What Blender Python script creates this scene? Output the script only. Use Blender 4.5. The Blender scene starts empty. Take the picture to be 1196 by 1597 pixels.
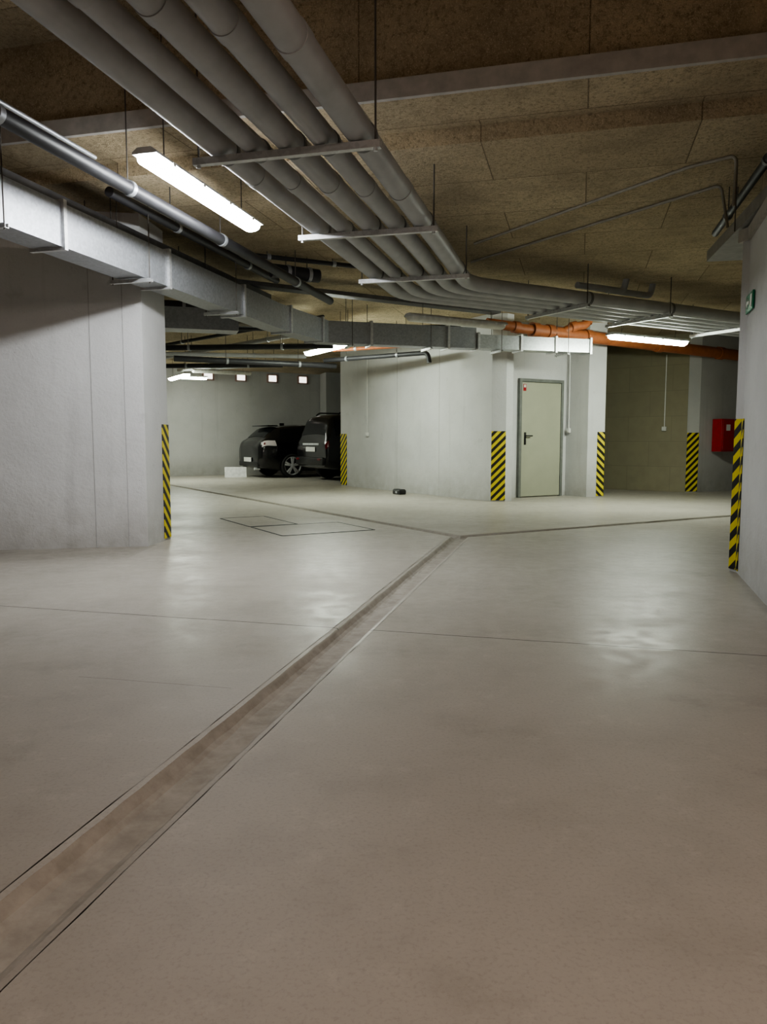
import bpy, bmesh, math, random
from mathutils import Vector, Matrix
random.seed(4)
scene=bpy.context.scene
COL=scene.collection
# ------------------------------------------------------------ directions
A1=math.radians(14.5); D1=Vector((math.sin(A1),math.cos(A1),0)); R1=Vector((D1.y,-D1.x,0))
D2=Vector((math.sin(math.radians(60)),math.cos(math.radians(60)),0)); R2=Vector((D2.y,-D2.x,0))
ZC=3.1
def V(*a): return Vector(a)
# ------------------------------------------------------------ materials
def nt_new(name):
    m=bpy.data.materials.new(name); m.use_nodes=True
    nt=m.node_tree; b=nt.nodes["Principled BSDF"]; return m,nt,b
def N(nt,t,**k):
    n=nt.nodes.new(t)
    for a,v in k.items(): setattr(n,a,v)
    return n
def ramp(nt,src,stops):
    r=N(nt,"ShaderNodeValToRGB"); e=r.color_ramp.elements
    while len(e)<len(stops): e.new(0.5)
    for el,(p,c) in zip(e,stops):
        el.position=p; el.color=(c[0],c[1],c[2],1) if hasattr(c,'__len__') else (c,c,c,1)
    nt.links.new(src,r.inputs[0]); return r.outputs[0]
def noise(nt,vec,scale,detail=4,rough=.55):
    n=N(nt,"ShaderNodeTexNoise"); n.inputs["Scale"].default_value=scale
    n.inputs["Detail"].default_value=detail; n.inputs["Roughness"].default_value=rough
    nt.links.new(vec,n.inputs["Vector"]); return n.outputs["Fac"]
def mixc(nt,fac,a,b,mode='MIX'):
    m=N(nt,"ShaderNodeMix",data_type='RGBA',blend_type=mode)
    if hasattr(fac,'links'): nt.links.new(fac,m.inputs[0])
    else: m.inputs[0].default_value=fac
    for s,i in ((a,6),(b,7)):
        if hasattr(s,'links'): nt.links.new(s,m.inputs[i])
        else: m.inputs[i].default_value=(s[0],s[1],s[2],1)
    return m.outputs[2]
def mth(nt,op,a,b=None):
    m=N(nt,"ShaderNodeMath",operation=op)
    for s,i in ((a,0),(b,1)):
        if s is None: continue
        if hasattr(s,'links'): nt.links.new(s,m.inputs[i])
        else: m.inputs[i].default_value=s
    return m.outputs[0]
def coords(nt,scale=None,rotz=None):
    tc=N(nt,"ShaderNodeTexCoord"); o=tc.outputs["Object"]
    if scale or rotz:
        mp=N(nt,"ShaderNodeMapping")
        if scale: mp.inputs["Scale"].default_value=scale
        if rotz: mp.inputs["Rotation"].default_value=(0,0,rotz)
        nt.links.new(o,mp.inputs["Vector"]); o=mp.outputs[0]
    return o
def bump(nt,b,h,strength,dist=.01):
    n=N(nt,"ShaderNodeBump"); n.inputs["Strength"].default_value=strength; n.inputs["Distance"].default_value=dist
    nt.links.new(h,n.inputs["Height"]); nt.links.new(n.outputs[0],b.inputs["Normal"])
def plain(name,c,rough=.5,metal=0,var=.15,scale=12,emit=None,coat=0):
    m,nt,b=nt_new(name); o=coords(nt); f=noise(nt,o,scale)
    d=[max(0,x*(1-var)) for x in c]; l=[min(1,x*(1+var)) for x in c]
    nt.links.new(ramp(nt,f,[(.3,d),(.7,l)]),b.inputs["Base Color"])
    b.inputs["Roughness"].default_value=rough; b.inputs["Metallic"].default_value=metal
    if coat: b.inputs["Coat Weight"].default_value=coat
    return m
def concrete_wall(name,c):
    m,nt,b=nt_new(name); o=coords(nt)
    f1=noise(nt,o,.9,6); f2=noise(nt,coords(nt,(5,5,.35)),1.2,5); f3=noise(nt,o,38,4,.7)
    base=mixc(nt,ramp(nt,f1,[(.35,0),(.7,1)]),[x*.88 for x in c],[min(1,x*1.05) for x in c])
    base=mixc(nt,ramp(nt,f2,[(.60,0),(.80,.3)]),base,[x*.55 for x in c])
    base=mixc(nt,ramp(nt,noise(nt,o,4.5,7,.7),[(.30,.40),(.40,0)]),base,[x*.7 for x in c])
    base=mixc(nt,ramp(nt,f3,[(.24,.6),(.36,0)]),base,[x*.4 for x in c])
    sep=N(nt,"ShaderNodeSeparateXYZ"); nt.links.new(o,sep.inputs[0])
    g=mth(nt,'MULTIPLY',ramp(nt,mth(nt,'DIVIDE',sep.outputs[2],.6),[(0,.75),(1,0)]),noise(nt,o,6,5))
    base=mixc(nt,g,base,(c[0]*.42,c[1]*.39,c[2]*.33))
    nt.links.new(base,b.inputs["Base Color"]); b.inputs["Roughness"].default_value=.85
    bump(nt,b,mth(nt,'ADD',f3,mth(nt,'MULTIPLY',noise(nt,o,7,5),2)),.45,.008); return m
M_WALL=concrete_wall("painted_concrete",(.635,.64,.64))
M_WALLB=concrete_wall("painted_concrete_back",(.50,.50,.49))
def block_wall():
    m,nt,b=nt_new("concrete_block"); o=coords(nt)
    sep=N(nt,"ShaderNodeSeparateXYZ"); nt.links.new(o,sep.inputs[0])
    cb=N(nt,"ShaderNodeCombineXYZ"); nt.links.new(mth(nt,'MULTIPLY',mth(nt,'SUBTRACT',sep.outputs[0],sep.outputs[1]),.72),cb.inputs[0]); nt.links.new(sep.outputs[2],cb.inputs[1])
    br=N(nt,"ShaderNodeTexBrick"); nt.links.new(cb.outputs[0],br.inputs["Vector"])
    br.inputs["Scale"].default_value=1; br.inputs["Brick Width"].default_value=.9; br.inputs["Row Height"].default_value=.5; br.inputs["Mortar Size"].default_value=.005
    br.inputs["Color1"].default_value=(.305,.28,.19,1); br.inputs["Color2"].default_value=(.28,.257,.178,1); br.inputs["Mortar"].default_value=(.225,.205,.145,1)
    nt.links.new(mixc(nt,ramp(nt,noise(nt,o,5,6),[(.4,0),(.7,.5)]),br.outputs[0],(.24,.215,.155)),b.inputs["Base Color"]); b.inputs["Roughness"].default_value=.9
    bump(nt,b,br.outputs["Fac"],-.08); return m
M_BLOCK=block_wall()
def floor_mat():
    m,nt,b=nt_new("sealed_concrete_floor"); 
    g=N(nt,"ShaderNodeNewGeometry"); o=g.outputs["Position"]
    f1=noise(nt,o,.5,7,.6); f2=noise(nt,o,2.2,8,.65); f3=noise(nt,o,90,3,.7)
    base=mixc(nt,ramp(nt,f1,[(.3,0),(.7,1)]),(.375,.352,.31),(.44,.415,.368))
    base=mixc(nt,ramp(nt,f2,[(.48,0),(.74,.45)]),base,(.285,.265,.23))
    base=mixc(nt,ramp(nt,noise(nt,o,7,8,.7),[(.56,0),(.72,.32)]),base,(.56,.53,.48))
    base=mixc(nt,ramp(nt,f3,[(.3,.3),(.5,0)]),base,(.23,.21,.18))
    base=mixc(nt,ramp(nt,noise(nt,o,1.1,9,.75),[(.57,0),(.70,.3)]),base,(.255,.235,.20))
    sep=N(nt,"ShaderNodeSeparateXYZ"); nt.links.new(o,sep.inputs[0]); X=sep.outputs[0]; Y=sep.outputs[1]
    wob=mth(nt,'MULTIPLY',mth(nt,'SUBTRACT',noise(nt,o,3,4),.5),.02)
    tot=None
    for (x0,y0),(x1,y1),w,st in (((-9,6.29),(9,1.58),.0055,.9),((2.0,6.9),(7,5.9),.004,.6),((-8,4.6),(-2.9,7.0),.004,.6),((-4.5,8.8),(-.75,7.3),.003,.4),((-1.3,3.15),(-.62,3.0),.003,.4),((2.4,12.7),(1.0,9.5),.004,.35)):
        dx,dy=x1-x0,y1-y0; L=math.hypot(dx,dy); dx/=L; dy/=L
        dist=mth(nt,'ADD',mth(nt,'MULTIPLY',mth(nt,'SUBTRACT',X,x0),-dy),mth(nt,'MULTIPLY',mth(nt,'SUBTRACT',Y,y0),dx))
        t=mth(nt,'ADD',mth(nt,'MULTIPLY',mth(nt,'SUBTRACT',X,x0),dx),mth(nt,'MULTIPLY',mth(nt,'SUBTRACT',Y,y0),dy))
        k=mth(nt,'LESS_THAN',mth(nt,'ABSOLUTE',mth(nt,'ADD',dist,wob)),w)
        k=mth(nt,'MULTIPLY',k,mth(nt,'MULTIPLY',mth(nt,'GREATER_THAN',t,0),mth(nt,'LESS_THAN',t,L)))
        k=mth(nt,'MULTIPLY',k,st); tot=k if tot is None else mth(nt,'MAXIMUM',tot,k)
    base=mixc(nt,tot,base,(.06,.05,.04))
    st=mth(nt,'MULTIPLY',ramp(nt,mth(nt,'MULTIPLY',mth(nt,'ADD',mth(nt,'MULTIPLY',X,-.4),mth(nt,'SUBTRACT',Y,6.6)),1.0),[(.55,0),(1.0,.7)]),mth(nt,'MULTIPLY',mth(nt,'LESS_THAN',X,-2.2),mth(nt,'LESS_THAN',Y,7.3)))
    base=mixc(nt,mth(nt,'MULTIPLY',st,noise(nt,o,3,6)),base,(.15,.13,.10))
    dirt=ramp(nt,mth(nt,'MULTIPLY',sep.outputs[2],-40),[(.2,0),(.6,1)])
    dcol=mixc(nt,ramp(nt,noise(nt,o,12,7,.65),[(.35,0),(.65,1)]),(.33,.31,.27),(.44,.415,.37))
    base=mixc(nt,dirt,base,dcol)
    nt.links.new(base,b.inputs["Base Color"])
    worn=ramp(nt,mth(nt,'DIVIDE',Y,8.0),[(.30,1),(.46,0)])
    r=ramp(nt,noise(nt,o,1.3,10,.72),[(.36,.29),(.5,.34),(.64,.46)])
    r2=mixc(nt,ramp(nt,noise(nt,o,9,8,.75),[(.44,0),(.60,.55)]),r,(.55,.55,.55))
    r3=mixc(nt,worn,r2,(.56,.56,.56))
    r3=mixc(nt,dirt,r3,(.9,.9,.9))
    nt.links.new(r3,b.inputs["Roughness"]); b.inputs["IOR"].default_value=1.27
    bump(nt,b,mth(nt,'ADD',mth(nt,'MULTIPLY',noise(nt,o,18,6,.7),.3),mth(nt,'MULTIPLY',f3,.1)),.08,.01)
    return m
M_FLOOR=floor_mat()
def ceil_mat():
    m,nt,b=nt_new("wood_wool_board"); o=coords(nt,None,A1)
    sep=N(nt,"ShaderNodeSeparateXYZ"); nt.links.new(o,sep.inputs[0])
    cb=N(nt,"ShaderNodeCombineXYZ"); nt.links.new(sep.outputs[0],cb.inputs[0]); nt.links.new(sep.outputs[1],cb.inputs[1])
    br=N(nt,"ShaderNodeTexBrick"); nt.links.new(cb.outputs[0],br.inputs["Vector"])
    br.inputs["Scale"].default_value=1; br.inputs["Brick Width"].default_value=1.44; br.inputs["Row Height"].default_value=.9; br.inputs["Mortar Size"].default_value=.005
    br.inputs["Color1"].default_value=(.68,.57,.385,1); br.inputs["Color2"].default_value=(.50,.41,.27,1); br.inputs["Mortar"].default_value=(.20,.155,.10,1)
    f=noise(nt,o,36,5,.8); g=noise(nt,o,1.6,8,.65); h=noise(nt,o,14,5,.75)
    c=mixc(nt,ramp(nt,f,[(.34,.85),(.5,0)]),br.outputs[0],(.18,.14,.085))
    c=mixc(nt,ramp(nt,h,[(.5,0),(.66,.5)]),c,(.26,.205,.13))
    c=mixc(nt,ramp(nt,g,[(.45,0),(.70,.65)]),c,(.27,.215,.14))
    c=mixc(nt,ramp(nt,noise(nt,coords(nt,(1,3,1),A1),95,2,.8),[(.56,0),(.68,.65)]),c,(.82,.72,.52))
    nt.links.new(c,b.inputs["Base Color"]); b.inputs["Roughness"].default_value=.95
    bump(nt,b,mth(nt,'ADD',f,h),1.0,.018); return m
M_CEIL=ceil_mat()
def stripes(name,sgn):
    m,nt,b=nt_new(name); o=coords(nt); sep=N(nt,"ShaderNodeSeparateXYZ"); nt.links.new(o,sep.inputs[0])
    s=mth(nt,'ADD',mth(nt,'MULTIPLY',sep.outputs[0],sgn),sep.outputs[2])
    fr=mth(nt,'FRACT',mth(nt,'ADD',mth(nt,'MULTIPLY',s,7.6),20))
    k=mth(nt,'GREATER_THAN',fr,.5)
    dirt=noise(nt,o,20,4)
    y=mixc(nt,dirt,(.62,.52,.02),(.80,.68,.05))
    nt.links.new(mixc(nt,k,(.015,.015,.015),y),b.inputs["Base Color"]); b.inputs["Roughness"].default_value=.5; return m
M_ST=stripes("hazard_stripe_rising",-1.0); M_ST2=stripes("hazard_stripe_falling",1.0)
def galv(name,c,rough=.36,metal=.7):
    m,nt,b=nt_new(name); o=coords(nt)
    v=N(nt,"ShaderNodeTexVoronoi"); v.inputs["Scale"].default_value=45; nt.links.new(o,v.inputs["Vector"])
    f=N(nt,"ShaderNodeSeparateColor"); nt.links.new(v.outputs["Color"],f.inputs[0])
    nt.links.new(mixc(nt,f.outputs[0],[x*.82 for x in c],c),b.inputs["Base Color"])
    b.inputs["Metallic"].default_value=metal; b.inputs["Roughness"].default_value=rough
    bump(nt,b,noise(nt,o,2.5,3),.2,.01); return m
M_GALV=galv("galvanised_sheet",(.44,.46,.49),.42,.5); M_GALVB=galv("galvanised_bracket",(.66,.67,.68),.42,.45)
M_PIPE=plain("grey_pipe_plastic",(.42,.425,.435),.5,0,.10,5)
M_CABLE=plain("painted_conduit",(.26,.24,.20),.6)
M_PIPE2=plain("dark_clamp",(.16,.16,.165),.5)
M_BLK=plain("black_steel_pipe",(.03,.03,.034),.5,0)
M_ROD=plain("threaded_rod_steel",(.12,.11,.10),.5,.5)
M_ORG=plain("orange_drain_pipe",(.32,.105,.038),.55)
M_HOUS=plain("lamp_housing_grey",(.55,.56,.56),.5)
M_CLIP=plain("lamp_clip",(.7,.71,.7),.4)
def emis(name,c,s):
    m,nt,b=nt_new(name); o=coords(nt); f=noise(nt,o,6,2)
    b.inputs["Base Color"].default_value=(.8,.8,.8,1)
    nt.links.new(ramp(nt,f,[(.2,[x*.96 for x in c]),(.8,c)]),b.inputs["Emission Color"]); b.inputs["Emission Strength"].default_value=s; return m
M_E1=emis("lit_diffuser_near",(.97,.99,1.0),95)
M_E2=emis("lit_diffuser_greenish",(.92,1.0,.86),130)
M_E3=emis("lit_diffuser_weak",(.95,1.0,.90),45)
M_EW=emis("lit_diffuser_warm",(1.0,.80,.69),165)
M_OFF=plain("unlit_diffuser",(.65,.65,.60),.35)
M_DOOR=plain("door_paint",(.40,.41,.315),.45,0,.05,3)
M_FRAME=plain("door_frame_grey",(.17,.18,.165),.5)
M_BLACK=plain("black_plastic",(.02,.02,.02),.35)
M_WHITE=plain("white_plastic",(.7,.7,.68),.4,0,.05)
M_RED=plain("red_enamel",(.36,.012,.018),.4)
M_GREEN=plain("green_sign",(.0,.22,.10),.4,0,.05)
M_PAINT=plain("black_car_paint",(.005,.005,.006),.22,0,.1,3,coat=.5)
M_GLASS=plain("dark_car_glass",(.008,.009,.010),.16,0,.1,3); M_GLASS.node_tree.nodes["Principled BSDF"].inputs["IOR"].default_value=1.3
M_RUB=plain("tyre_rubber",(.02,.02,.02),.85)
M_ALU=plain("wheel_alloy",(.62,.63,.65),.35,.25)
M_LENS=plain("clear_lamp_lens",(.80,.74,.76),.1,.2,.05)
M_TAIL=plain("tail_lamp_red",(.12,.008,.012),.2,0,.05)
M_SHEET=plain("white_board",(.75,.75,.75),.6)
# ------------------------------------------------------------ mesh helpers
def finish(name,bm,mat,parent=None,smooth=False,loc=None,rotz=0,recalc=True,**props):
    me=bpy.data.meshes.new(name)
    if recalc: bmesh.ops.recalc_face_normals(bm,faces=bm.faces[:])
    bm.to_mesh(me); bm.free()
    me.materials.append(mat)
    if smooth:
        for p in me.polygons: p.use_smooth=True
        try: me.set_sharp_from_angle(angle=math.radians(35))
        except Exception: pass
    ob=bpy.data.objects.new(name,me); COL.objects.link(ob)
    if parent: ob.parent=parent
    if loc is not None: ob.location=loc
    ob.rotation_euler[2]=rotz
    for k,v in props.items(): ob[k]=v
    return ob
def thing(name,loc,rotz,label,category,group=None):
    e=bpy.data.objects.new(name,None); e.empty_display_size=.1; COL.objects.link(e)
    e.location=loc; e.rotation_euler[2]=rotz; e["label"]=label; e["category"]=category
    if group: e["group"]=group
    return e
def add_box(bm,c,s,bev=.004,M=None):
    r=bmesh.ops.create_cube(bm,size=1); vs=r["verts"]
    for v in vs:
        v.co=Vector((v.co.x*s[0]+c[0],v.co.y*s[1]+c[1],v.co.z*s[2]+c[2]))
    if bev:
        es=list({e for v in vs for e in v.link_edges})
        rb=bmesh.ops.bevel(bm,geom=es,offset=min(bev,min(s)*.3),segments=2,affect='EDGES',profile=.5)
        vs=list({v for f in rb['faces'] for v in f.verts}|{v for v in vs if v.is_valid})
    if M is not None:
        for v in vs: v.co=M@v.co
    return vs
def box(name,c,s,mat,parent=None,bev=.004,**k):
    bm=bmesh.new(); add_box(bm,c,s,bev); return finish(name,bm,mat,parent,**k)
def prism(name,poly,z0,z1,mat,**k):
    bm=bmesh.new()
    b=[bm.verts.new((p[0],p[1],z0)) for p in poly]; t=[bm.verts.new((p[0],p[1],z1)) for p in poly]
    n=len(poly)
    for i in range(n): bm.faces.new((b[i],b[(i+1)%n],t[(i+1)%n],t[i]))
    bm.faces.new(b[::-1]); bm.faces.new(t)
    return finish(name,bm,mat,**k)
def round_path(pts,R,n=5):
    pts=[Vector(p) for p in pts]; out=[pts[0]]
    for i in range(1,len(pts)-1):
        a,b,c=pts[i-1],pts[i],pts[i+1]
        d0=(a-b).normalized(); d1=(c-b).normalized()
        r=min(R,(a-b).length*.45,(c-b).length*.45)
        p0=b+d0*r; p1=b+d1*r
        for k in range(n+1):
            t=k/n; out.append(p0*(1-t)**2+b*2*t*(1-t)+p1*t*t)
    out.append(pts[-1]); return out
def add_sweep(bm,pts,prof,caps=True):
    pts=[Vector(p) for p in pts]; ds=[(pts[i+1]-pts[i]).normalized() for i in range(len(pts)-1)]
    d=ds[0]; up=Vector((0,0,1)) if abs(d.z)<.9 else Vector((0,1,0))
    Bv=d.cross(up).normalized(); Nv=Bv.cross(d).normalized()
    rings=[]
    for i,p in enumerate(pts):
        if i==0: pl=ds[0]; dd=ds[0]
        elif i==len(pts)-1: pl=ds[-1]; dd=ds[-1]
        else: pl=(ds[i-1]+ds[i]).normalized(); dd=ds[i-1]
        ring=[]
        for a,b in prof:
            q=p+Bv*a+Nv*b
            t=(p-q).dot(pl)/dd.dot(pl); ring.append(bm.verts.new(q+dd*t))
        rings.append(ring)
        if 0<i<len(pts)-1:
            rot=ds[i-1].rotation_difference(ds[i]).to_matrix(); Bv=rot@Bv; Nv=rot@Nv
    n=len(prof)
    for r0,r1 in zip(rings,rings[1:]):
        for j in range(n): bm.faces.new((r0[j],r0[(j+1)%n],r1[(j+1)%n],r1[j]))
    if caps: bm.faces.new(rings[0][::-1]); bm.faces.new(rings[-1])
def circ(r,n=20): return [(r*math.cos(2*math.pi*i/n),r*math.sin(2*math.pi*i/n)) for i in range(n)]
def tube(name,pts,r,mat,parent=None,seg=20,**k):
    bm=bmesh.new(); add_sweep(bm,pts,circ(r,seg)); return finish(name,bm,mat,parent,smooth=True,**k)
def sweep(name,pts,prof,mat,parent=None,**k):
    bm=bmesh.new(); add_sweep(bm,pts,prof); return finish(name,bm,mat,parent,**k)
def lathe(bm,prof,axis_c,n=32):
    rings=[]
    for r,y in prof:
        rings.append([bm.verts.new((axis_c[0]+r*math.cos(2*math.pi*i/n),axis_c[1]+y,axis_c[2]+r*math.sin(2*math.pi*i/n))) for i in range(n)])
    for a,b in zip(rings,rings[1:]):
        for j in range(n): bm.faces.new((a[j],a[(j+1)%n],b[(j+1)%n],b[j]))
    return rings
def chan(w,h,t=.003):
    return [(-w/2,-h/2),(w/2,-h/2),(w/2,h/2),(w/2-t,h/2),(w/2-t,-h/2+t),(-w/2+t,-h/2+t),(-w/2+t,h/2),(-w/2,h/2)]
# ------------------------------------------------------------ floor mesh with a three-armed sunken gutter
def build_floor():
    J=Vector((.80,7.93)); bm=bmesh.new()
    NL=5
    arms=[ (Vector((.866,.5)).normalized(),[.085,.07,.052,.036,.020],11.0,60),
           (Vector((-.515,.857)).normalized(),[.080,.066,.048,.034,.018],17.0,60),
           (Vector((-.2363,-.9717)).normalized(),[.112,.090,.064,.046,.030],13.65,150)]
    Z=[[0,-.003,-.026,-.036,-.038],[0,-.003,-.024,-.034,-.036],[0,-.003,-.030,-.040,-.043]]
    def left(d): return Vector((-d.y,d.x))
    corner={}
    for i in range(3):
        j=(i+1)%3
        for k in range(NL):
            di,wi=arms[i][0],arms[i][1][k]; dj,wj=arms[j][0],arms[j][1][k]
            p=left(di)*wi; q=left(dj)*-wj
            den=di.x*dj.y-di.y*dj.x; r=q-p; t=(r.x*dj.y-r.y*dj.x)/den
            c=J+p+di*t; z=0 if k==0 else (Z[i][k]+Z[j][k])/2
            corner[(i,k)]=bm.verts.new((c.x,c.y,z))
    side={}
    for i in range(3):
        d,ws,L,n=arms[i]
        for sg in (1,-1):
            for k in range(NL):
                c=corner[(i,k)] if sg==1 else corner[((i-1)%3,k)]
                t0=(Vector((c.co.x,c.co.y))-J).dot(d); arr=[c]
                for m in range(1,n+1):
                    f=(m/n)**1.25 if i!=2 else m/n
                    t=t0+(L-t0)*f; ja=random.uniform(-1,1)*.0025
                    p=J+d*t+left(d)*sg*(ws[k]+ja)
                    arr.append(bm.verts.new((p.x,p.y,0 if k==0 else Z[i][k]+(random.uniform(-.002,.002) if k>=2 else 0))))
                side[(i,sg,k)]=arr
    for i in range(3):
        for sg in (1,-1):
            for k in range(NL-1):
                a=side[(i,sg,k)]; b=side[(i,sg,k+1)]
                for m in range(len(a)-1):
                    f=(a[m],a[m+1],b[m+1],b[m]); bm.faces.new(f if sg==-1 else f[::-1])
        a=side[(i,1,NL-1)]; b=side[(i,-1,NL-1)]
        for m in range(len(a)-1): bm.faces.new((a[m],b[m],b[m+1],a[m+1]))
    bm.faces.new([corner[(i,NL-1)] for i in range(3)])
    outer={0:[(10.6,28.6),(-10,28.6)],1:[(-10,-5.6)],2:[(10.6,-5.6)]}
    for i in range(3):
        j=(i+1)%3
        A=side[(i,1,0)]; B=side[(j,-1,0)]
        ov=[bm.verts.new((x,y,0)) for x,y in outer[i]]
        bm.faces.new(A+ov+B[:0:-1])
    bmesh.ops.triangulate(bm,faces=[f for f in bm.faces if len(f.verts)>4],ngon_method='EAR_CLIP')
    for f in bm.faces:
        f.normal_update()
        if f.normal.z<0: f.normal_flip()
    return finish("floor",bm,M_FLOOR,recalc=False,kind="structure",label="smooth sealed grey-beige concrete floor with a drain gutter")
build_floor()
# ------------------------------------------------------------ ceiling
def SR(s,r): return D1*s+R1*r
ZB=3.175
prof=[(-8,3.85),(4.93,3.85),(4.93,3.28),(4.90,3.28),(4.90,ZB),(5.50,ZB+.02),(5.50,3.085),(34,3.10),(34,4.2),(-8,4.2)]
bm=bmesh.new(); a=[];b_=[]
for s,z in prof:
    p=SR(s,-18); a.append(bm.verts.new((p.x,p.y,z))); p=SR(s,16); b_.append(bm.verts.new((p.x,p.y,z)))
n=len(prof)
for i in range(n): bm.faces.new((a[i],a[(i+1)%n],b_[(i+1)%n],b_[i]))
bm.faces.new(a[::-1]); bm.faces.new(b_)
finish("ceiling",bm,M_CEIL,kind="structure",label="brown wood-wool insulation board ceiling with a stepped beam")
M_LEDGE=plain("grey_ledge",(.42,.40,.37),.7)
p0=SR(4.885,-12);p1=SR(4.885,12)
sweep("trim_1",[(p0.x,p0.y,3.225),(p1.x,p1.y,3.225)],[(-.022,-.06),(.014,-.06),(.014,.06),(-.022,.06)],M_LEDGE,kind="structure")
def ceil_z(x,y):
    s=D1.x*x+D1.y*y
    return 3.85 if s<4.9 else (ZB if s<5.5 else 3.087)
# ------------------------------------------------------------ walls
K=dict(kind="structure")
prism("wall_left",[(-9,6.0),(-3.54,6.925),(-2.25,7.18),(-2.20,7.76),(-3.0,8.4),(-9,8.4)],0,ZC+.02,M_WALL,**K,label="grey painted concrete wall block with stains")
prism("wall_center",[(-.97,17.26),(1.79,12.62),(2.03,12.62),(2.16,12.74),(1.885,13.22),(3.375,14.08),(3.65,13.60),(3.97,13.65),(3.92,13.9),(1.63,18.76)],0,ZC+.02,M_WALL,**K,label="light grey concrete stairwell block")
prism("wall_right",[(2.685,5.81),(2.708,5.74),(2.20,4.10),(5.2,3.4),(5.2,6.6)],0,2.50,M_WALL,**K,label="grey painted concrete wall end")
prism("wall_right_upper",[(2.80,5.80),(2.33,4.20),(5.2,3.5),(5.2,6.5)],2.58,ZC+.75,M_CEIL,**K)
prism("trim_2",[(2.66,5.84),(2.68,5.73),(2.17,4.08),(5.25,3.36),(5.25,6.62)],2.48,2.57,M_LEDGE,**K)
prism("wall_alcove",[(3.4,17.1),(5.93,14.87),(6.0,15.0),(3.6,17.4)],0,ZC+.02,M_BLOCK,**K,label="yellowish concrete block wall")
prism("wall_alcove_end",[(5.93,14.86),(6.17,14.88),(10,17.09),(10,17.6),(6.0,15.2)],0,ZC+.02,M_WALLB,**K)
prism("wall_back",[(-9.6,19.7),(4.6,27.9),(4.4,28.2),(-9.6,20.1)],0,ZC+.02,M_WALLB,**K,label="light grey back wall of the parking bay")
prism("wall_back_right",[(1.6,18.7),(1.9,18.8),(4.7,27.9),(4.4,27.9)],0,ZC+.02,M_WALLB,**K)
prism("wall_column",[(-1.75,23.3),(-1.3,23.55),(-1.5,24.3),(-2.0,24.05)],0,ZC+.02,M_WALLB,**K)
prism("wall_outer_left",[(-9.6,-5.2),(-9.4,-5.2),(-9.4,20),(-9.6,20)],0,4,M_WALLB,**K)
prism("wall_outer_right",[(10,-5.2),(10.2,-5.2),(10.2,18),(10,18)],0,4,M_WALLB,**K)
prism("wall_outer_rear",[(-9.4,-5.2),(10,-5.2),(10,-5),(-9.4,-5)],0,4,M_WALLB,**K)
M_SEAM=plain("formwork_seam",(.42,.42,.42),.9)
def seam(name,x,y,z0,z1,rot):
    box(name,(0,0,(z0+z1)/2),(.007,.006,z1-z0),M_SEAM,loc=(x,y,0),rotz=rot,bev=.001,kind="structure")
AB=math.atan2(12.62-17.26,1.79+.97)
def onAB(t): return (-.97+2.76*t,17.26-4.64*t)
seam("trim_3",-2.42,7.146,0.0,3.1,.2); seam("trim_4",-2.707,7.089,0.0,3.1,.2)
seam("trim_5",*onAB(.45),0.0,3.1,AB); seam("trim_6",*onAB(.72),0.0,3.1,AB)
# ------------------------------------------------------------ hazard stripe panels
def stripe(p0,p1,z0,z1,mat,label):
    p0=Vector((*p0,0));p1=Vector((*p1,0)); d=p1-p0; w=d.length; ang=math.atan2(d.y,d.x); nrm=Vector((d.y,-d.x,0)).normalized()
    c=(p0+p1)/2+nrm*.006
    o=box("hazard_stripe_panel",(0,0,(z0+z1)/2),(w,.008,z1-z0),mat,loc=c,rotz=ang,bev=.002)
    o["label"]=label; o["category"]="warning stripes"; o["group"]="hazard stripes on wall corners"
stripe((-2.2145,7.59),(-2.20,7.76),.02,1.17,M_ST2,"black and yellow hazard stripes on the end of the stained wall")
stripe((1.79,12.62),(2.03,12.62),.02,1.17,M_ST,"black and yellow hazard stripes on the corner beside the door")
stripe((3.83,13.628),(3.97,13.65),.02,1.17,M_ST2,"black and yellow hazard stripes on the pier past the door")
stripe((-.97,17.26),(-.82,17.01),.02,1.17,M_ST,"black and yellow hazard stripes beside the parked cars")
stripe((5.93,14.86),(6.17,14.88),.02,1.17,M_ST,"black and yellow hazard stripes on the dark alcove corner")
stripe((2.685,5.81),(2.708,5.74),.02,1.17,M_ST,"black and yellow hazard stripes on the narrow wall end")
stripe((2.7065,5.734),(2.685,5.665),.02,1.17,M_ST,"black and yellow hazard stripes wrapped around the wall corner")
# ------------------------------------------------------------ door
dd=thing("door_1",(1.885+.866*1.075,13.22+.5*1.075,0),math.radians(30),"pale green-grey steel fire door in a dark frame","door"); dd["kind"]="structure"
bm=bmesh.new()
add_box(bm,(-.49,-.03,1.03),(.055,.07,2.08),.004); add_box(bm,(.49,-.03,1.03),(.055,.07,2.08),.004); add_box(bm,(0,-.03,2.08),(1.035,.07,.055),.004)
finish("door_frame",bm,M_FRAME,dd)
box("door_leaf",(0,-.03,1.03),(.92,.045,2.03),M_DOOR,dd,.006)
bm=bmesh.new(); add_box(bm,(-.38,-.058,1.05),(.045,.012,.22),.004); add_sweep(bm,[(-.38,-.06,1.1),(-.38,-.105,1.1)],circ(.01,10)); add_sweep(bm,[(-.385,-.105,1.1),(-.25,-.105,1.1)],circ(.011,10))
finish("handle",bm,M_BLACK,dd,smooth=True)
for z in (.25,1.8): tube("hinge",[(.463,-.07,z),(.463,-.07,z+.13)],.011,M_FRAME,dd,12)
box("warning_sticker",(-.40,-.055,1.95),(.065,.004,.12),M_RED,dd,.001)
box("sticker_strip",(-.40,-.058,1.975),(.045,.003,.05),M_WHITE,dd,.001)
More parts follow.
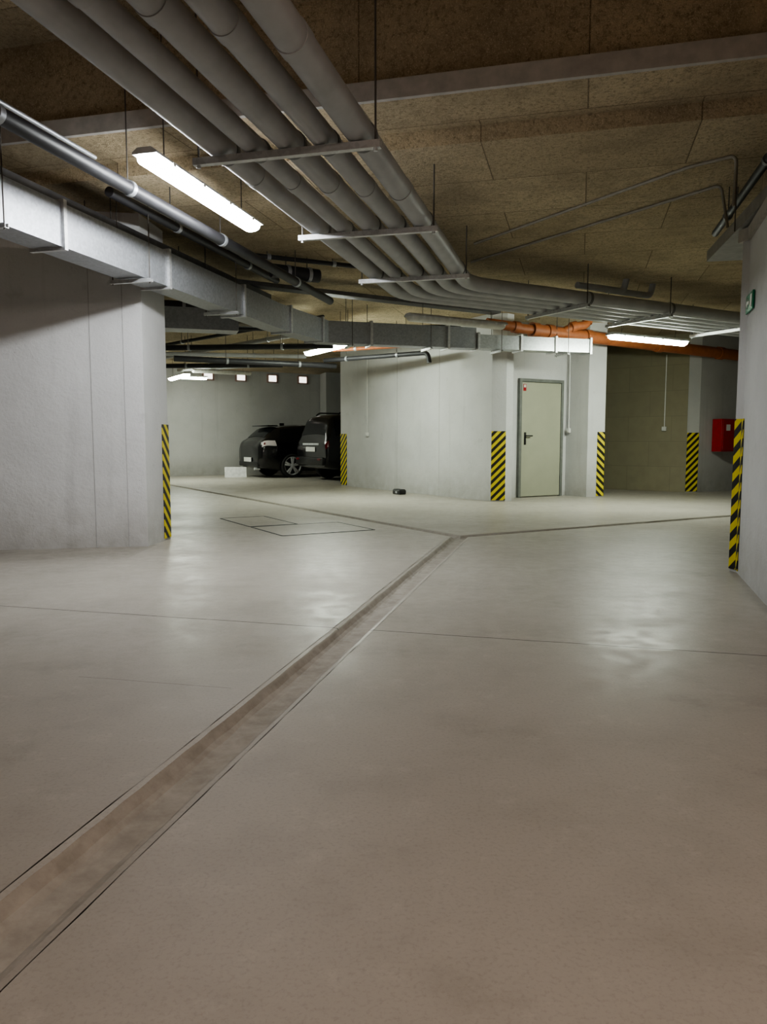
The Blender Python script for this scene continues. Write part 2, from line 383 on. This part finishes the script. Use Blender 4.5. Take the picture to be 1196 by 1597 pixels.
# ------------------------------------------------------------ pipes
OFF=[-.42,-.21,0,.21,.42]; CB=Vector((.55,8.7,0)); ZP=2.70
def offpt(o):
    k=(R1+R2).normalized(); cs=k.dot(R1); return CB+k*(o/cs)
for i,o in enumerate(OFF):
    b=offpt(o); st=CB-D1*12.4+R1*o; en=CB+D2*9.6+R2*o
    r=[.076,.060,.074,.068,.078][i]
    z=2.635+r
    e=thing("grey_pipe",(b.x,b.y,z),0,"long grey plastic drain pipe hung under the ceiling","pipe","grey pipes on the ceiling racks")
    loc=lambda p:(p.x-b.x,p.y-b.y,0)
    tube("pipe_run",round_path([loc(st),(0,0,0),loc(en)],.28),r,M_PIPE,e,28)
    for s in (-4.42,-2.72,-1.02,-7.2):
        q=CB+D1*(s+.12)+R1*o; tube("clamp",[loc(q),loc(q+D1*.035)],r+.007,M_PIPE2,e,24)
    for s in (-3.9+i*.13,-6.2+.2*i):
        q=CB+D1*s+R1*o; tube("pipe_socket",[loc(q),loc(q+D1*.09)],r+.005,M_PIPE,e,24)
    for s in (1.85,3.3,5.2):
        q=CB+D2*(s+.1)+R2*o; tube("clamp",[loc(q),loc(q+D2*.035)],r+.007,M_PIPE2,e,24)
def rack(c,d,L,z=2.61):
    e=thing("pipe_support_rack",(c.x,c.y,z),math.atan2(d.y,d.x),"galvanised steel channel hung on threaded rods under the pipes","pipe rack","pipe support racks")
    sweep("channel",[(-L/2,0,0),(L/2,0,0)],chan(.042,.04),M_GALVB,e)
    for sx in (-L/2+.03,L/2-.03):
        w=c+d*sx; zt=ceil_z(w.x,w.y)-z
        tube("threaded_rod",[(sx,0,-.03),(sx,0,zt)],.006,M_ROD,e,8)
        tube("nut",[(sx,0,-.035),(sx,0,-.02)],.013,M_GALVB,e,6)
for s in (-4.42,-2.72,-1.02,-7.2): rack(CB+D1*s,R1,1.12)
for s,l in ((1.85,1.12),(3.3,1.12),(5.2,1.3)): rack(CB+D2*s,R2,l)
def pipe_thing(name,label,pts,r,mat,R=.12,cat="pipe",clamps=(),cm=None,group=None):
    p=Vector(pts[0]); e=thing(name,p,0,label,cat,group)
    loc=[Vector(q)-p for q in pts]
    tube("pipe_run",round_path(loc,R) if len(loc)>2 else loc,r,mat,e,18)
    if clamps:
        d=(loc[1]-loc[0]).normalized()
        for s in clamps:
            q=loc[0]+d*s; w=q+p
            tube("clamp",[q,q+d*.04],r+.008,cm or M_GALV,e,18)
            tube("hanger_rod",[(q.x,q.y,q.z+r),(q.x,q.y,ceil_z(w.x,w.y)-p.z)],.005,M_ROD,e,6)
    return e
P=Vector((-2.07,4.26,2.75))
pipe_thing("sprinkler_pipe","dark steel pipe with galvanised clamps",[P-D1*8,P+D1*5.6],.047,M_BLK,clamps=(4.2,7.95,9.2,10.6,12.4))
pipe_thing("conduit_pipe","thin grey metal conduit beside the dark pipe",[P-D1*8+R1*(-.25)+V(0,0,.15),P+D1*5.6+R1*(-.25)+V(0,0,.15)],.018,M_CABLE,clamps=(7.8,10.2))
pipe_thing("conduit_pipe","thin grey metal conduit beside the dark pipe",[P-D1*8+R1*(-.18)+V(0,0,.18),P+D1*1.1+R1*(-.18)+V(0,0,.18)],.014,M_GALV)
# orange drain pipes
o0=Vector((2.35,12.26,2.77))
e=thing("orange_drain_pipe",o0,0,"orange plastic drain pipe with elbows and sockets","pipe")
od=(D2+V(0,0,-.022)).normalized()
tube("pipe_run",[(0,0,0),od*6.6],.10,M_ORG,e,24)
for s in (0.0,.32,1.15,2.9,4.6): tube("socket",[od*s,od*(s+.13)],.118,M_ORG,e,24)
tube("feeding_elbow",round_path([(.02,.0,0),(-.18,-.11,.0),(-.30,-.18,.02),(-.75,-.32,.06)],.12),.075,M_ORG,e,20)
tube("socket",[(-.22,-.13,.01),(-.32,-.18,.02)],.092,M_ORG,e,20)
tube("branch_elbow",round_path([od*.62+V(0,0,.0),od*.85+V(.02,-.1,.12),od*1.12+V(.02,-.12,.16),od*1.2+V(0,-.1,.32)],.12),.068,M_ORG,e,20)
tube("socket",[od*.80+V(.01,-.085,.10),od*.90+V(.02,-.1,.13)],.084,M_ORG,e,20)
tube("socket",[od*1.17+V(0,-.105,.20),od*1.19+V(0,-.10,.28)],.084,M_ORG,e,20)
pipe_thing("orange_drain_pipe","thin orange pipe under the ceiling",[(-.9,13.7,2.62),(.45,13.3,2.65)],.03,M_ORG,clamps=(.4,))
pipe_thing("black_drain_pipe","black pipe with a short drop elbow beside the stairwell wall",[(-1.1,14.3,2.50),(.75,13.05,2.50),(.78,13.04,2.33)],.04,M_BLK,.08,clamps=(.5,1.6))
# ------------------------------------------------------------ ducts
def duct(name,label,path,w,h,flanges,mat=M_GALV):
    p=Vector(path[0]); e=thing(name,p,0,label,"air duct")
    loc=[Vector(q)-p for q in path]
    pr=[(-w/2,-h/2),(w/2,-h/2),(w/2,h/2),(-w/2,h/2)]
    sweep("duct_run",loc,pr,mat,e)
    pf=[(a*(1+.045/w),b*(1+.045/h)) for a,b in pr]
    for seg,s in flanges:
        d=(loc[seg+1]-loc[seg]).normalized(); q=loc[seg]+d*s
        sweep("flange",[q-d*.018,q+d*.018],pf,M_GALVB,e)
    return e
def duct_hanger(c,d,w,zb):
    side=Vector((d.y,-d.x,0)); e=thing("duct_hanger",(c.x,c.y,zb),math.atan2(side.y,side.x),"galvanised bracket and rods carrying the air duct","duct hanger","duct hangers")
    L=w+.14
    sweep("channel",[(-L/2,0,-.025),(L/2,0,-.025)],chan(.035,.03),M_GALVB,e)
    for s in (-1,1):
        q=c+side*(s*(L/2-.02)); tube("threaded_rod",[(s*(L/2-.02),0,-.05),(s*(L/2-.02),0,ceil_z(q.x,q.y)-zb)],.005,M_ROD,e,8)
E=Vector((-2.45,5.1,2.555)); W=.26
c0=E-R1*(W/2)
pa=c0-D1*7; pb=c0+D1*4.7; pc=Vector((-.88,11.05,2.555)); pd=Vector((3.25,12.34,2.555))
dd2=(pd-pc).normalized()
duct("rectangular_air_duct","galvanised rectangular ventilation duct with flanged joints",[pa,pb,pc,pc+dd2*2.35],W,.31,[(0,3.2),(0,6.1),(0,7.55),(0,9.0),(0,10.6),(1,.25),(1,1.2),(2,.7),(2,1.9)])
M_GALV2=galv("new_galvanised_sheet",(.50,.52,.53),.36,.5)
q0=pc+dd2*2.36; q0.z=2.51
duct("flat_air_duct","bright galvanised flat duct section ending beside the orange pipes",[q0,q0+dd2*2.0],W,.21,[(0,.03),(0,.75),(0,1.35),(0,1.97)],M_GALV2)
for s in (3.5,5.2,6.9,8.6,10.3): duct_hanger(pa+D1*s,D1,W,2.40)
for s in (.4,1.6,2.75,3.9): duct_hanger(pc+dd2*s,dd2,W,2.40)
duct("branch_air_duct","galvanised branch duct joining the main duct",[(-4.4,9.0,2.5),(-1.85,9.75,2.5)],.35,.26,[(0,.6),(0,1.7)])
duct("branch_air_duct","galvanised duct section above the parking bay",[(-4.8,12.0,2.80),(-1.4,11.6,2.80)],.4,.2,[(0,.9),(0,2.2)])
def tray(label,p0,p1,w,h,mat=M_GALVB):
    p0=Vector(p0);p1=Vector(p1); e=thing("cable_tray",p0,0,label,"cable tray")
    sweep("tray",[V(0,0,0),p1-p0],chan(w,h,.004),mat,e)
    s=(p1-p0).normalized(); sd=Vector((s.y,-s.x,0))
    for k in range(4):
        o=sd*(w*(-.3+.2*k)); tube("cable",[o+V(0,0,-h/2+.018),p1-p0+o+V(0,0,-h/2+.018)],.012,M_BLACK,e,8)
    L=(p1-p0).length
    for k in range(1,int(L/1.6)+1):
        q=s*(k*1.6-.6)
        for sg in (-1,1):
            qq=q+sd*(sg*(w/2+.006)); tube("hanger_rod",[(qq.x,qq.y,-h/2),(qq.x,qq.y,ceil_z(p0.x+qq.x,p0.y+qq.y)-p0.z)],.005,M_ROD,e,6)
M_TRAYD=plain("weathered_tray",(.13,.13,.135),.5,.4)
M_TRAYG=plain("grey_tray",(.30,.30,.29),.45,.3)
T=Vector((-2.75,5.6,2.86)); tray("dark perforated cable tray full of cables",T-D1*3,T+D1*4.6,.3,.06,M_TRAYD)
tray("grey weathered cable tray with cables near the wall end",(2.63,4.9,2.63),(3.02,6.85,2.63),.32,.09,M_TRAYG)
pipe_thing("cable_conduit","dark conduit running beside the cable tray",[(2.40,4.6,2.86),(2.98,7.0,2.86)],.03,M_BLK,clamps=(.6,1.9),cm=M_PIPE2)
pipe_thing("cable_conduit","grey conduit running beside the cable tray",[(2.47,4.6,2.96),(3.05,7.0,2.96)],.018,M_CABLE,clamps=(.6,1.9),cm=M_PIPE2)
tray("cable tray crossing above the air duct",(-1.9,9.4,2.93),(1.7,11.6,2.93),.2,.05,M_TRAYD)
for pts,r,m in [([(-5,16.5,2.75),(-1.0,12.2,2.75)],.04,M_PIPE),([(-5,15.6,2.85),(-.9,11.5,2.85)],.03,M_BLK),
    ([(-4.6,11.2,2.60),(1.2,12.05,2.79)],.03,M_BLK),([(-3.6,13.2,2.42),(-.9,14.5,2.42)],.05,M_BLK),
    ([(-5.5,14.2,2.64),(-1.5,14.9,2.64)],.04,M_PIPE),([(-2.6,10.2,3.03),(-.4,14.8,3.03)],.05,M_PIPE),
    ([(-3.0,9.9,2.76),(-1.7,10.3,2.76)],.055,M_BLK),([(-4.9,17.2,2.7),(-1.6,16.9,2.7)],.035,M_BLK),([(-5.2,19.4,2.8),(-2.0,17.8,2.8)],.04,M_PIPE),
    ([P+D1*1.8+R1*(-.55)+V(0,0,.2),P+D1*5.2+R1*(-.55)+V(0,0,.2)],.04,M_BLK),
    ([(-1.25,8.65,2.90),(-.75,8.95,2.90)],.075,M_BLK),([(-1.75,8.35,3.03),(-.2,9.1,3.03)],.025,M_BLK),
    ([(-4.2,12.6,2.52),(-.8,12.3,2.52)],.045,M_BLK),([(-4.4,10.4,2.66),(-1.5,11.0,2.66)],.035,M_CABLE),([(-1.2,11.9,2.84),(.9,13.2,2.84)],.04,M_BLK),
    ([(-5.2,12.9,2.94),(-1.9,13.3,2.94)],.045,M_BLK),([(-4.8,15.4,2.5),(-2.0,15.2,2.5)],.04,M_BLK)]:
    L=(Vector(pts[1])-Vector(pts[0])).length
    pipe_thing("service_pipe","small service pipe under the ceiling",pts,r,m,clamps=(L*.3,L*.75),group="small service pipes")
pipe_thing("ceiling_conduit","thin grey conduit fixed to the ceiling",[(.96,8.2,3.073),(2.32,5.96,3.073),(2.57,5.72,3.073),(2.57,5.74,2.72)],.012,M_CABLE,.06)
pipe_thing("ceiling_conduit","thin grey conduit fixed to the ceiling",[(1.02,9.02,3.073),(2.74,6.36,3.073),(2.78,6.3,2.72)],.012,M_CABLE,.06)
for k,(x,y) in enumerate(((3.1,10.0),(3.55,10.3))):
    pipe_thing("pipe_offset","grey pipe rising to the ceiling with an elbow",[(x-.7,y-.4,2.93),(x,y,2.93),(x+.04,y+.02,3.09)],.04,M_PIPE,.07)
# ------------------------------------------------------------ lamps
def lamp(c,d,L,z,mat,label,rods=True):
    e=thing("ceiling_light",(c[0],c[1],z),math.atan2(d.y,d.x),label,"ceiling light","tube ceiling lights")
    w=.155
    n=12; base=[(w/2,0)]+[(w/2*math.cos(math.pi*i/n),-.06*math.sin(math.pi*i/n)**.7) for i in range(1,n)]+[(-w/2,0)]
    bm=bmesh.new(); rings=[]
    for x,k in ((-L/2,.55),(-L/2+.012,.85),(-L/2+.035,1),(L/2-.035,1),(L/2-.012,.85),(L/2,.55)):
        rings.append([bm.verts.new((x,a*k,b*k)) for a,b in base])
    for r0,r1 in zip(rings,rings[1:]):
        for j in range(len(base)): bm.faces.new((r0[j],r0[(j+1)%len(base)],r1[(j+1)%len(base)],r1[j]))
    bm.faces.new(rings[0]); bm.faces.new(rings[-1][::-1])
    finish("diffuser",bm,mat,e)
    sweep("housing",[(-L/2-.01,0,.001),(L/2+.01,0,.001)],[(-w/2-.008,0),(w/2+.008,0),(w/2+.008,.014),(w/2-.03,.04),(-w/2+.03,.04),(-w/2-.008,.014)],M_HOUS,e)
    for k in range(4):
        x=-L/2+L*(k+.5)/4
        for sy in (-1,1): box("clip",(x,sy*(w/2+.01),-.002),(.03,.008,.028),M_CLIP,e,.002)
    if rods:
        for sx in (-.36,.36):
            q=Vector((c[0],c[1],0))+d*(sx*L); tube("suspension_rod",[(sx*L,0,.04),(sx*L,0,ceil_z(q.x,q.y)-z)],.004,M_ROD,e,6)
def mid(a,b): return ((a[0]+b[0])/2,(a[1]+b[1])/2)
kk=1.78/1.55
a=(-.3057*4.26*kk,4.26*kk); b=(-.165*5.63*kk,5.63*kk)
lamp(mid(a,b),D1,1.62,2.78,M_E1,"bright tube light with clear ribbed cover, switched on")
lamp((-.965,12.92),Vector((.5,-.866,0)),1.5,2.56,M_E2,"switched-on tube light above the drive lane")
lamp((3.95,11.45),D2,1.6,2.52,M_E2,"switched-on tube light near the orange pipe")
lamp((-5.05,18.9),Vector((.5,-.866,0)),1.5,2.6,M_E2,"switched-on tube light in the parking bay")
lamp((-5.1,20.6),D2,.7,2.72,M_E3,"short switched-on tube light close to the back wall")
lamp((.96,9.98),D2,1.5,2.55,M_OFF,"tube light switched off")
lamp((-4.0,19.0),D2,1.5,2.72,M_OFF,"tube light switched off above the parking bay")
lamp((1.2,-1.6),D1,1.5,3.0,M_EW,"warm tube light over the drive lane")
# ------------------------------------------------------------ small vents on back wall
M_VENT=emis("daylight_vent",(1.0,.93,.85),2.5)
M_VFR=plain("vent_frame_brick",(.38,.26,.23),.7)
for x,y in ((-5.1,22.3),(-4.24,22.8),(-3.377,23.3),(-2.51,23.8)):
    e=thing("wall_vent",(x,y-.03,2.9),math.radians(30),"small bright vent opening with brownish surround","vent","vents in the back wall")
    bm=bmesh.new()
    for c,s in (((-.15,0,0),(.05,.06,.26)),((.15,0,0),(.05,.06,.26)),((0,0,.11),(.34,.06,.04)),((0,0,-.11),(.34,.06,.04))): add_box(bm,c,s,.003)
    finish("frame",bm,M_VFR,e); box("vent_panel",(0,.01,0),(.26,.03,.19),M_VENT,e,.002)
# ------------------------------------------------------------ wall fittings
def switch(p,ang,z,zt):
    e=thing("light_switch",(p[0],p[1],z),ang,"small white switch box with a vertical conduit","switch","switches on the walls")
    bm=bmesh.new(); add_box(bm,(0,-.03,0),(.085,.05,.085),.008); add_box(bm,(0,-.058,0),(.05,.012,.055),.003); finish("switch_box",bm,M_WHITE,e)
    tube("conduit",[(0,-.022,.04),(0,-.022,zt-z)],.011,M_WHITE,e,10)
switch(onAB(.235),AB,1.15,2.75)
switch((3.42,14.0),math.atan2(-.866,.5),1.2,2.7)
switch((5.60,15.16),math.atan2(-2.23,2.53),1.25,2.7)
e=thing("fire_hose_cabinet",(6.72,15.18,.8),math.radians(30),"red steel fire hose cabinet with white sticker","fire cabinet")
box("cabinet_body",(0,-.12,.32),(.54,.22,.64),M_RED,e,.01)
bm=bmesh.new(); add_box(bm,(0,-.238,.32),(.50,.016,.59),.006); finish("cabinet_door",bm,M_RED,e)
box("latch",(.19,-.252,.34),(.03,.02,.09),M_BLACK,e,.004); box("sticker",(-.10,-.249,.47),(.12,.004,.12),M_WHITE,e,.001)
f0=Vector((2.708,5.74,0)); fd=Vector((-.2945,-.9557,0))
c=f0+fd*.17; ang=math.atan2(fd.y,fd.x)
e=thing("exit_sign",(c.x,c.y,2.0),ang,"green emergency exit sign with a white arrow","sign")
box("sign_plate",(0,-.012,0),(.3,.012,.13),M_GREEN,e,.003)
bm=bmesh.new()
ar=[(.03,-.012),(-.035,-.012),(-.035,-.04),(-.09,0),(-.035,.04),(-.035,.012),(.03,.012)]
ar=[(x-.02,z) for x,z in ar]
fv=[bm.verts.new((x,-.022,z)) for x,z in ar]; bv=[bm.verts.new((x,-.018,z)) for x,z in ar]
bm.faces.new(fv); bm.faces.new(bv[::-1])
for i in range(7): bm.faces.new((fv[i],fv[(i+1)%7],bv[(i+1)%7],bv[i]))
add_box(bm,(.09,-.02,0),(.06,.004,.09),.001)
finish("arrow_symbol",bm,M_WHITE,e)
e=thing("bait_box",(.30,14.35,0),AB,"small black plastic pest bait box on the floor","bait box")
bm=bmesh.new(); add_box(bm,(0,0,.045),(.28,.14,.09),.02); add_box(bm,(0,0,.093),(.24,.11,.012),.005); finish("box_body",bm,M_BLACK,e)
bm=bmesh.new(); add_box(bm,(0,-.071,.04),(.06,.004,.04),.001); finish("opening",bm,M_PIPE,e)
e=thing("white_board",(-4.12,21.12,0),math.radians(15),"white sheet of board standing beside the parked car","board")
bm=bmesh.new(); add_box(bm,(0,.04,.15),(.6,.012,.30),.003,Matrix.Rotation(math.radians(-12),4,'X')); finish("board_sheet",bm,M_SHEET,e)
def manhole(o,u,v,a,b,lab):
    ang=math.atan2(u.y,u.x); c=o+u*a/2+v*b/2
    e=thing("manhole_cover",(c.x,c.y,0),ang,lab,"manhole cover","floor covers")
    bm=bmesh.new()
    for cc,s in (((0,-b/2,.002),(a,.018,.006)),((0,b/2,.002),(a,.018,.006)),((-a/2,0,.002),(.018,b,.006)),((a/2,0,.002),(.018,b,.006))): add_box(bm,cc,s,.001)
    finish("frame",bm,M_BLK,e)
    box("lid",(0,0,.001),(a-.03,b-.03,.004),M_FLOOR,e,.001)
manhole(Vector((-1.07,7.97,0)),D2,-R2,1.12,.95,"square concrete-filled floor cover with dark steel frame")
manhole(Vector((-1.07,7.97,0))-R2*1.0,D2,-R2,.6,1.1,"narrow floor cover with thin dark frame")
# ------------------------------------------------------------ cars
def cr(p0,p1,p2,p3,t):
    return .5*((2*p1)+(-p0+p2)*t+(2*p0-5*p1+4*p2-p3)*t*t+(-p0+3*p1-3*p2+p3)*t**3)
def interp(L,u):
    i=max(0,min(len(L)-2,int(u))); t=u-i
    g=lambda k:L[max(0,min(len(L)-1,k))]
    return tuple(cr(a,b,c,d,t) for a,b,c,d in zip(g(i-1),g(i),g(i+1),g(i+2)))
def ringpts(st):
    x,w,zb,zl,wr,zr=st; h=zl-zb
    return [(0,zb),(.8*w,zb),(.95*w,zb+.07),(w,zb+.35*h),(w*.995,zb+.72*h),(w*.94,zl),(wr+(w*.94-wr)*.18,zl+.82*(zr-zl)),(wr*.86,zr-.008),(wr*.45,zr+.012),(0,zr+.018)]
def S(ST,u,t,side=1):
    st=interp(ST,u); y,z=interp(ringpts(st),t); return Vector((st[0],max(0,y)*side,z))
def carbody(ST,wheels,wr_):
    bm=bmesh.new(); nu=(len(ST)-1)*5; nt_=27; rings=[]
    for i in range(nu+1):
        u=i/5; L=[S(ST,u,9*j/nt_) for j in range(nt_+1)]; R=[S(ST,u,9*j/nt_,-1) for j in range(nt_-1,0,-1)]
        rings.append([bm.verts.new(p) for p in L+R])
    m=len(rings[0])
    for a,b in zip(rings,rings[1:]):
        for k in range(m): bm.faces.new((a[k],a[(k+1)%m],b[(k+1)%m],b[k]))
    bm.faces.new(rings[0][::-1]); bm.faces.new(rings[-1])
    ob=finish("body",bm,M_PAINT,smooth=True)
    cs=[]
    for x in wheels:
        for sd in (-1,1):
            bm=bmesh.new(); rr=lathe(bm,[(wr_+.05,-.14),(wr_+.05,.14)],(x,sd*.82,wr_),32); bm.faces.new(rr[0]); bm.faces.new(rr[1][::-1])
            c=finish("tmp",bm,M_PAINT); cs.append(c); md=ob.modifiers.new("b","BOOLEAN"); md.object=c; md.operation='DIFFERENCE'; md.solver='EXACT'
    dg=bpy.context.evaluated_depsgraph_get(); dg.update(); me=bpy.data.meshes.new_from_object(ob.evaluated_get(dg)); ob.modifiers.clear()
    if len(me.polygons)>300: ob.data=me
    for c in cs: bpy.data.objects.remove(c)
    return ob
def patch(name,ST,u0,u1,t0,t1,mat,parent,sides=(1,-1),off=.006,lean=0,n=10):
    for sd in sides:
        bm=bmesh.new(); g=[]
        for i in range(n+1):
            row=[]
            for j in range(n+1):
                fj=j/n; t=t0+(t1-t0)*fj; u=u0+(u1-u0)*i/n + lean*fj*(1-2*i/n)
                p=S(ST,u,t,sd); du=S(ST,u+.02,t,sd)-S(ST,u-.02,t,sd); dt=S(ST,u,min(8.99,t+.03),sd)-S(ST,u,t-.03,sd)
                nn=du.cross(dt); nn.normalize()
                if nn.dot(p-Vector((p.x*.6,0,.6)))<0: nn=-nn
                row.append(bm.verts.new(p+nn*off))
            g.append(row)
        for i in range(n):
            for j in range(n): bm.faces.new((g[i][j],g[i+1][j],g[i+1][j+1],g[i][j+1]))
        finish(name,bm,mat,parent,smooth=True)
def wide_patch(name,ST,u0,u1,mat,parent,tmin=6.25,off=.006,n=8):
    bm=bmesh.new(); g=[]
    ts=[(tmin+(9-tmin)*j/n,1) for j in range(n+1)]+[(9-(9-tmin)*j/n,-1) for j in range(1,n+1)]
    for i in range(n+1):
        u=u0+(u1-u0)*i/n; row=[]
        for t,sd in ts:
            p=S(ST,u,t,sd); q=S(ST,u+.05,t,sd)-S(ST,u-.05,t,sd); nn=Vector((-q.z,0,q.x)); nn.normalize()
            if nn.z<0: nn=-nn
            row.append(bm.verts.new(p+nn*off))
        g.append(row)
    for i in range(n):
        for j in range(len(ts)-1): bm.faces.new((g[i][j],g[i+1][j],g[i+1][j+1],g[i][j+1]))
    finish(name,bm,mat,parent,smooth=True)
def wheel(parent,x,y,r,sd):
    bm=bmesh.new(); lathe(bm,[(r*.72,-.09),(r*.9,-.105),(r,-.08),(r,.08),(r*.9,.105),(r*.72,.09)],(x,y,r),32); w=finish("wheel",bm,M_RUB,parent,smooth=True)
    bm=bmesh.new(); lathe(bm,[(r*.72,sd*.085),(r*.76,sd*.105),(r*.70,sd*.09),(r*.66,sd*.0)],(x,y,r),32)
    for k in range(5):
        for dl in (-.15,.15):
            M=Matrix.Translation((x,y+sd*.092,r))@Matrix.Rotation(2*math.pi*k/5+dl,4,'Y')
            add_box(bm,(0,0,r*.40),(.046,.022,r*.62),.004,M)
    lathe(bm,[(r*.2,sd*.07),(r*.17,sd*.105),(.001,sd*.11)],(x,y,r),20)
    finish("rim",bm,M_ALU,w,smooth=True)
    bm=bmesh.new(); lathe(bm,[(r*.68,sd*.03),(.001,sd*.03)],(x,y,r),24); finish("brake_disc",bm,M_BLACK,w)
def mirror(parent,x,y,z):
    bm=bmesh.new(); sd=1 if y>0 else -1
    add_box(bm,(x,y+sd*.1,z),(.1,.2,.13),.03); add_box(bm,(x,y,z-.05),(.06,.12,.04),.01); finish("wing_mirror",bm,M_PAINT,parent,smooth=True)
H=[(2.20,.58,.30,.56,.50,.60),(2.12,.74,.20,.66,.62,.72),(1.85,.84,.18,.76,.70,.85),(1.40,.87,.18,.85,.72,.95),(1.00,.875,.18,.91,.70,1.02),(.60,.875,.18,.94,.64,1.25),(.20,.875,.18,.95,.60,1.41),(-.40,.875,.18,.97,.60,1.46),(-1.1,.875,.18,1.0,.60,1.45),(-1.62,.87,.20,1.03,.58,1.39),(-1.82,.86,.23,1.03,.56,1.28),(-2.04,.83,.27,1.02,.58,1.07),(-2.15,.79,.3,.95,.58,.98),(-2.22,.70,.36,.84,.52,.87)]
fw=Vector((.85,.53,0)).normalized(); lf=Vector((-fw.y,fw.x,0))
cc=Vector((-3.25,20.6,0))+fw*2.1+lf*.8
e=thing("parked_car",cc,math.atan2(fw.y,fw.x),"glossy black hatchback with clear tail lamps and alloy wheels","car")
b=carbody(H,(1.35,-1.28),.32); b.parent=e
patch("side_window",H,5.0,7.4,5.12,5.95,M_GLASS,e,lean=.35); patch("side_window",H,7.5,9.0,5.12,5.95,M_GLASS,e,lean=.2)
wide_patch("windscreen",H,4.25,5.9,M_GLASS,e); wide_patch("rear_window",H,9.35,10.75,M_GLASS,e)
for x in (1.35,-1.28):
    for sd in (1,-1): wheel(e,x,sd*.785,.33,sd)
patch("headlamp",H,.75,2.05,4.35,4.95,M_LENS,e,off=.008,lean=.15)
patch("tail_lamp",H,9.5,11.9,4.3,4.95,M_LENS,e,off=.012,lean=.25)
patch("tail_lamp_reflector",H,11.1,11.4,4.45,4.7,M_TAIL,e,off=.018)
bm=bmesh.new(); add_box(bm,(-1.72,0,1.435),(.3,1.12,.03),.012,); finish("rear_spoiler",bm,M_PAINT,e,smooth=True)
bm=bmesh.new(); add_box(bm,(-1.2,0,1.49),(.14,.03,.06),.012,); finish("roof_antenna",bm,M_PAINT,e,smooth=True)
bm=bmesh.new(); add_box(bm,(2.20,0,.36),(.03,.95,.16),.02); add_box(bm,(2.215,0,.58),(.03,.7,.06),.01); finish("grille",bm,M_BLACK,e,smooth=True)
bm=bmesh.new(); add_box(bm,(-2.25,0,.50),(.012,.52,.12),.003); finish("number_plate",bm,M_WHITE,e)
bm=bmesh.new(); add_box(bm,(-2.2,0,.38),(.08,1.35,.14),.03); finish("rear_bumper",bm,M_BLACK,e,smooth=True)
for sd in (1,-1): mirror(e,.78,sd*.88,.97)
for sd in (1,-1): tube("exhaust_tip",[(-2.1,sd*.5,.25),(-2.26,sd*.5,.25)],.035,M_ALU,e,16)
Sv=[(2.25,.6,.4,.8,.5,.85),(2.1,.8,.3,.92,.7,.97),(1.5,.9,.28,1.02,.75,1.07),(1.0,.9,.28,1.05,.72,1.15),(.5,.9,.28,1.07,.66,1.52),(.1,.9,.28,1.07,.65,1.66),(-.8,.9,.28,1.08,.66,1.70),(-1.7,.9,.28,1.10,.65,1.68),(-2.02,.89,.3,1.10,.62,1.60),(-2.15,.87,.32,1.08,.64,1.32),(-2.22,.86,.34,1.02,.68,1.08),(-2.27,.82,.36,.92,.66,.95)]
cc=Vector((-1.36,18.85,0))+fw*2.2+lf*.85
e=thing("parked_car",cc,math.atan2(fw.y,fw.x),"black sport utility vehicle parked nose-in with roof rails","car")
b=carbody(Sv,(1.4,-1.35),.36); b.parent=e
patch("side_window",Sv,4.2,5.9,5.12,5.95,M_GLASS,e,lean=.3); patch("side_window",Sv,6.0,6.8,5.12,5.95,M_GLASS,e); patch("side_window",Sv,6.9,7.8,5.12,5.95,M_GLASS,e,lean=.08)
wide_patch("windscreen",Sv,3.2,4.9,M_GLASS,e); wide_patch("rear_window",Sv,8.1,9.6,M_GLASS,e,6.4)
for x in (1.4,-1.35):
    for sd in (1,-1): wheel(e,x,sd*.81,.36,sd)
patch("tail_lamp",Sv,9.4,10.9,4.1,4.8,M_TAIL,e,off=.012)
patch("headlamp",Sv,.6,1.6,4.2,4.9,M_LENS,e,off=.008)
bm=bmesh.new(); add_box(bm,(-2.29,0,.5),(.12,1.55,.2),.03); finish("rear_bumper",bm,M_BLACK,e,smooth=True)
bm=bmesh.new(); add_box(bm,(-2.275,.0,.93),(.015,.9,.05),.005); finish("chrome_trim",bm,M_ALU,e,label="chrome tailgate strip")
box("number_plate",(-2.282,0,.80),(.012,.52,.12),M_WHITE,e,.003)
for sd in (1,-1):
    tube("roof_rail",round_path([(-1.8,sd*.6,1.68),(-1.7,sd*.62,1.75),(.0,sd*.62,1.75),(.1,sd*.6,1.68)],.05),.018,M_BLK,e,10)
    box("bumper_reflector",(-2.355,sd*.6,.55),(.01,.16,.05),M_TAIL,e,.002); mirror(e,.7,sd*.9,1.1)
# ------------------------------------------------------------ world + camera
w=bpy.data.worlds.new("world"); scene.world=w; w.use_nodes=True
w.node_tree.nodes["Background"].inputs[0].default_value=(.5,.5,.5,1); w.node_tree.nodes["Background"].inputs[1].default_value=.02
try: scene.view_settings.look='AgX - Medium High Contrast'
except Exception: pass
cam=bpy.data.cameras.new("camera"); co=bpy.data.objects.new("camera",cam); COL.objects.link(co)
co.location=(0,0,1); co.rotation_euler=(math.radians(90-5.33),0,0); cam.sensor_width=36; cam.lens=26.6; cam.clip_start=.05
scene.camera=co
